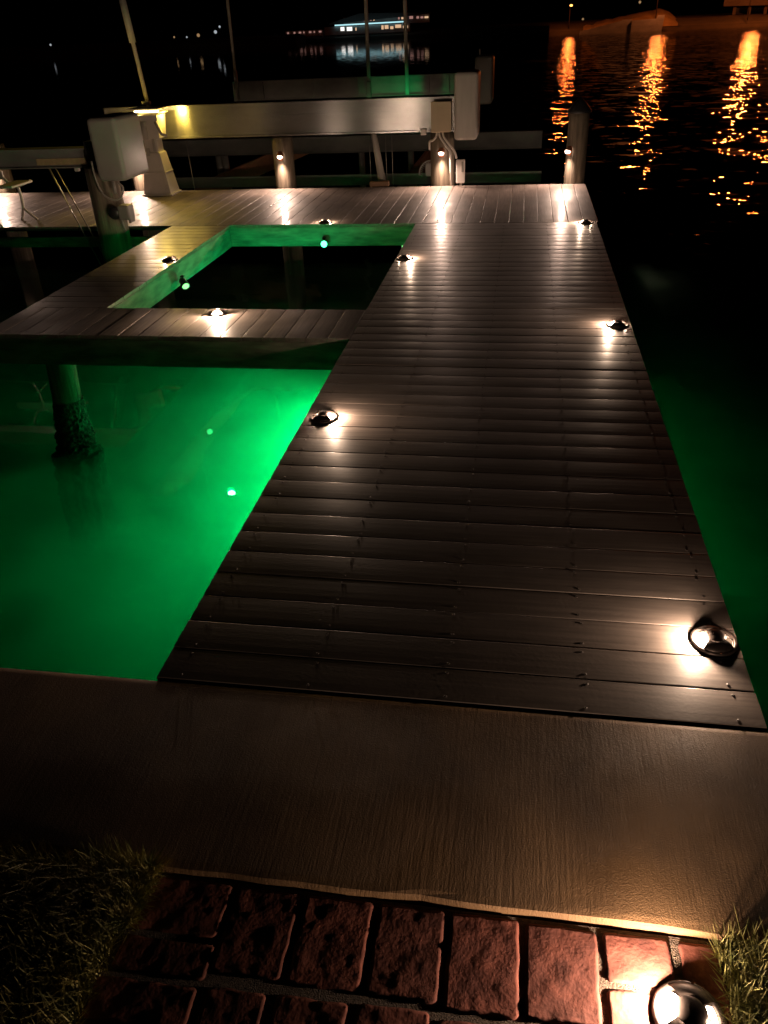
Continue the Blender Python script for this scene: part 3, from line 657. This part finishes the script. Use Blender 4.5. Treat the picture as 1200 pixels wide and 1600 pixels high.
for (a, b) in (((-4.98, YL + .1, .61), (-4.50, YL - .02, -.55)), ((-4.90, YL + .1, .61), (-4.40, YL - .02, -.55)), ((-4.97, YL + .1, .61), (-4.83, YL + .1, .2))):
    bm = bmesh.new(); tube(bm, [a, b], .006, 6); finish('cable', bm, M['cable'], l2)
bm = bmesh.new(); rbox(bm, (-4.62, YL - .02, .575), (-4.57, YL + .02, .612), .006, 1); finish('cable_clamp', bm, M['white'], l2)
hz = thing('power_cord', (-4.2, 8.08, .45), 'pale cord looping from the grey motor cover down the left piling', 'cord')
bm = bmesh.new(); tube(bm, sweep_curve([(-.10, .0, .25), (-.09, -.01, .08), (-.02, -.05, -.06), (.09, -.06, -.115), (.17, -.04, -.085), (.19, -.02, .0), (.14, .0, .04)], 42), .010, 8); finish('cord', bm, M['hose'], hz)
bm = bmesh.new(); tube(bm, [(.10, -.03, .06), (.105, -.03, -.06)], .018, 8); finish('plug', bm, M['plasticg'], hz)
fx = thing('hose_fitting', (-4.16, 8.12, .20), 'dark round fitting with a hooded box on the side of the left piling', 'fitting')
bm = bmesh.new(); bmesh.ops.create_uvsphere(bm, u_segments=18, v_segments=12, radius=.068)
for v in bm.verts: v.co = Vector((v.co.x, v.co.y * .6 - .05, v.co.z))
for f in bm.faces: f.smooth = True
finish('round_cap', bm, M['dark'], fx)
bm = bmesh.new(); rbox(bm, (.05, -.08, -.07), (.17, .06, .075), .015, 2); rbox(bm, (.14, -.06, -.10), (.17, .04, -.05), .006, 1); finish('hooded_box', bm, M['plasticg'], fx)
bm = bmesh.new(); tube(bm, [(.03, 0, -.05), (.05, 0, -.18)], .014, 8); finish('pipe', bm, M['plasticg'], fx)

# bench at the left edge
bn = thing('bench', (-5.72, 8.80, 0), 'white bench with curved cast legs, cut by the left edge of the photo', 'bench')
def bench_leg(off):
    bm = bmesh.new()
    for pts, r in (([(-.16, .56), (-.12, .46), (-.06, .39), (.02, .36), (.035, .28), (.03, .16), (.0, .06), (-.03, .0)], .016), ([(.02, .36), (.10, .385), (.20, .42)], .014), ([(.028, .13), (.09, .07), (.17, .0)], .014)):
        tube(bm, [Vector((x, 0, z)) + Vector(off) for x, z in sweep_curve([(p[0], p[1], 0) for p in pts], 28) for x, z in [(x, z)]] if False else [Vector((p.x, 0, p.y)) + Vector(off) for p in sweep_curve([(q[0], q[1], 0) for q in pts], 28)], r, 8)
    finish('cast_leg', bm, M['white'], bn)
bench_leg((.05, 0, 0)); bench_leg((-.16, -.38, 0))
bm = bmesh.new(); A = Matrix.Rotation(R(0), 4, 'Z')
box(bm, (-.75, -.02, .44), (-.06, .0, .53)); finish('back_slat', bm, M['plastic'], bn)
bm = bmesh.new()
for k in range(3): rbox(bm, (-.62 + .0 * k, -.42 + .15 * k, .415), (.26, -.30 + .15 * k, .44), .005, 1)
bm.free(); bm = bmesh.new()
rbox(bm, (.06, -.40, .40), (.26, .03, .425), .006, 1); finish('seat_slat', bm, M['plastic'], bn)

# ------------------------------------------------------------------ far shores, placed by bearing (degrees right of +Y), distance
def bear(az, d, z=0.0): return Vector((d * math.sin(R(az)), d * math.cos(R(az)), z))
bm = bmesh.new(); rows = []
for i in range(141):
    az = -42 + 84 * i / 140
    d = 300 if az < -14 else (395 if az < -4 else (395 - (az + 4) / 5 * 165 if az < 1 else 228))
    hs = [(0, WL - .3), (1.5, WL + .9), (8, WL + 2.2 + .5 * noise.noise(Vector((az, 0, 1)))), (25, WL + 2.6), (60, WL + 3.0)]
    rows.append([bm.verts.new(bear(az, d + dd, z)) for dd, z in hs])
for i in range(140):
    for k in range(4): bm.faces.new((rows[i][k], rows[i + 1][k], rows[i + 1][k + 1], rows[i][k + 1]))
o = finish('far_shore', bm, M['shore']); tag(o, kind='structure')
# orange-lit bank behind the seawall
bm = bmesh.new(); rows = []
for i in range(31):
    az = 3.2 + 5.6 * i / 30; t_ = i / 30
    top = WL + .9 + (1 - max(0, (t_ - .72) / .28) ** 2) * (1.7 - WL - .9 + 232 * math.tan(R(-.15 + .85 * t_))) + .35 * noise.noise(Vector((i * .5, 0, 0)))
    rows.append([bm.verts.new(bear(az, 227 + dd, WL + .9 + (top - WL - .9) * k)) for dd, k in ((2.2, .0), (5, .55), (10, .9), (18, 1.0), (30, .9))])
for i in range(30):
    for k in range(4): bm.faces.new((rows[i][k], rows[i + 1][k], rows[i + 1][k + 1], rows[i][k + 1])).smooth = True
o = finish('sandy_bank', bm, M['bank']); tag(o, kind='structure')
# seawall: long wedge ending in a taller block
sw = thing('seawall', bear(5.3, 226.5, WL), 'pale concrete seawall under the orange lamps on the far right shore', 'seawall')
def prism_bear(name, poly, d0, d1, m, parent):
    bm = bmesh.new(); inv = parent.matrix_world.inverted() if False else Matrix.Translation(-Vector(parent.location))
    a = [bm.verts.new(inv @ bear(az, d0, z)) for az, z in poly]; b = [bm.verts.new(inv @ bear(az, d1, z)) for az, z in poly]
    bm.faces.new(a); bm.faces.new(b)
    for i in range(len(a)): bm.faces.new((a[i], a[(i + 1) % len(a)], b[(i + 1) % len(b)], b[i]))
    return finish(name, bm, m, parent)
def zz(el, d): return 1.7 + d * math.tan(R(el))
prism_bear('wall', [(3.0, WL - .2), (6.0, WL - .2), (6.0, zz(.0, 226)), (5.45, zz(.0, 226)), (5.4, zz(-.05, 226)), (3.0, zz(-.52, 226))], 226, 227, M['seawall'], sw)
prism_bear('wall', [(6.003, WL - .2), (7.75, WL - .2), (7.85, zz(.14, 226)), (7.45, zz(.15, 226)), (7.4, zz(-.02, 226)), (6.003, zz(-.06, 226))], 225.6, 227, M['seawall'], sw)
# sodium street lamps along that shore
def street_lamp(az, d, h, label, p):
    b = bear(az, d, 1.4); t = thing('street_lamp', b, label, 'street lamp', 'street lamps on the far shore')
    bm = bmesh.new(); tube(bm, [(0, 0, -1), (0, 0, h - 2.0), (0, -1.5, h - 1.6), (0, -5.2, h - 1.4)], [.12, .07, .06, .05], 8); finish('pole', bm, M['dark'], t)
    bm = bmesh.new(); bmesh.ops.create_uvsphere(bm, u_segments=12, v_segments=8, radius=.35)
    for v in bm.verts: v.co = Vector((v.co.x, v.co.y - 5.4, v.co.z * .6 + h - 1.55))
    finish('lamp_head', bm, M['head_sodium'], t)
    light('POINT', 'lamp_glow', t, (0, -5.6, h - 2.1), SODIUM, p, .6)
street_lamp(2.35, 231, 5.2, 'orange street lamp left of the pale seawall, over the leftmost streak', 2600)
street_lamp(7.35, 229, 9.0, 'orange street lamp above the right end of the seawall', 5500)
street_lamp(12.4, 229, 9.5, 'orange street lamp by the bridge, over the brightest streak', 11000)
street_lamp(14.6, 229, 9.5, 'orange street lamp beyond the bridge at the right edge', 6500)
# bridge at the far right
br = thing('bridge', bear(13, 245, WL), 'low dark bridge with orange-lit gaps at the right edge of the far shore', 'bridge')
prism_bear('deck', [(11.0, zz(.42, 245)), (16.5, zz(.30, 245)), (16.5, zz(.62, 245)), (11.0, zz(.75, 245))], 244, 250, M['broof'], br)
for a in (11.55, 12.35, 13.2, 14.2): prism_bear('pier', [(a, WL - .2), (a + .16, WL - .2), (a + .16, zz(.40, 245)), (a, zz(.40, 245))], 245, 249, M['broof'], br)
prism_bear('abutment', [(11.6, WL), (15, WL), (15, zz(.2, 262)), (11.6, zz(.32, 262))], 258, 259, M['seawall'], br)
# far waterfront building with a cyan light line
fb = thing('waterfront_building', bear(-9.2, 400, 1.3), 'long lit waterfront building with a cyan light line on the far shore', 'building')
def fbox(name, az0, az1, e0, e1, d0, d1, m, par=fb):
    return prism_bear(name, [(az0, zz(e0, d0)), (az1, zz(e0, d0)), (az1, zz(e1, d0)), (az0, zz(e1, d0))], d0, d1, m, par)
fbox('wall', -12.6, -7.3, -.10, .34, 400, 412, M['bwall']); fbox('wall', -11.4, -6.1, .345, .80, 404, 412, M['bwall'])
fbox('wall', -15.0, -12.61, -.10, .22, 402, 410, M['bwall'])
prism_bear('roof', [(-12.3, zz(.46, 403)), (-6.0, zz(.80, 403)), (-6.0, zz(.86, 403)), (-10.4, zz(.98, 403)), (-12.3, zz(.52, 403))], 402.8, 414, M['broof'], fb)
prism_bear('light_line', [(-11.95, zz(.375, 399)), (-7.65, zz(.405, 399)), (-7.65, zz(.475, 399)), (-11.95, zz(.445, 399))], 399, 399.6, M['cyan'], fb)
rnd = random.Random(11)
a = -11.6
while a < -7.5:
    w = rnd.uniform(.12, .36); fbox('window', a, a + w, .08 + rnd.uniform(0, .05), .26 + rnd.uniform(-.04, .05), 399.6, 399.9, M[rnd.choice(('win_warm', 'win_white', 'win_warm'))]); a += w + rnd.uniform(.06, .28)
a = -10.6
while a < -6.3:
    w = rnd.uniform(.10, .3); fbox('window', a, a + w, .57, .66 + rnd.uniform(0, .08), 403.6, 403.9, M[rnd.choice(('win_pink', 'win_warm', 'win_pink'))]); a += w + rnd.uniform(.05, .22)
a = -14.9
while a < -12.8:
    w = rnd.uniform(.05, .16); fbox('window', a, a + w, .08, .16, 401.6, 401.9, M['win_pink']); a += w + rnd.uniform(.1, .3)
# small lamps on the left shore
def shore_lamp(az, el, col, label, r):
    d = 302; z = zz(el, d); t = thing('shore_lamp', bear(az, d, 1.0), label, 'shore lamp', 'small lamps on the far left shore')
    bm = bmesh.new(); tube(bm, [(0, 0, 0), (0, 0, z - 1.0)], .05, 6); finish('pole', bm, M['dark'], t)
    bm = bmesh.new(); bmesh.ops.create_uvsphere(bm, u_segments=10, v_segments=6, radius=r)
    for v in bm.verts: v.co.z += z - 1.0
    finish('lamp_head', bm, M[col], t)
shore_lamp(-28.9, .09, 'head_white', 'lone white lamp high in the dark at the far left', .30)
shore_lamp(-21.75, .19, 'head_amber', 'faint amber lamp, leftmost in the row on the dark left shore', .28)
shore_lamp(-21.0, .16, 'head_white', 'second lamp of the row on the dark left shore, whitish', .26)
shore_lamp(-20.3, .23, 'head_amber', 'wide amber lamp in the middle of the row on the left shore', .5)
shore_lamp(-19.25, .36, 'head_white', 'brightest white lamp of the row, beside the thin guide pole', .5)
shore_lamp(-18.96, .62, 'head_white', 'upper bluish lamp above the row beside the thin guide pole', .35)
shore_lamp(3.15, .12, 'head_amber', 'amber lamp just left of the pale seawall on the right shore', .35)
shore_lamp(6.35, .84, 'head_amber', 'amber lamp on the bank above the pale seawall', .4)
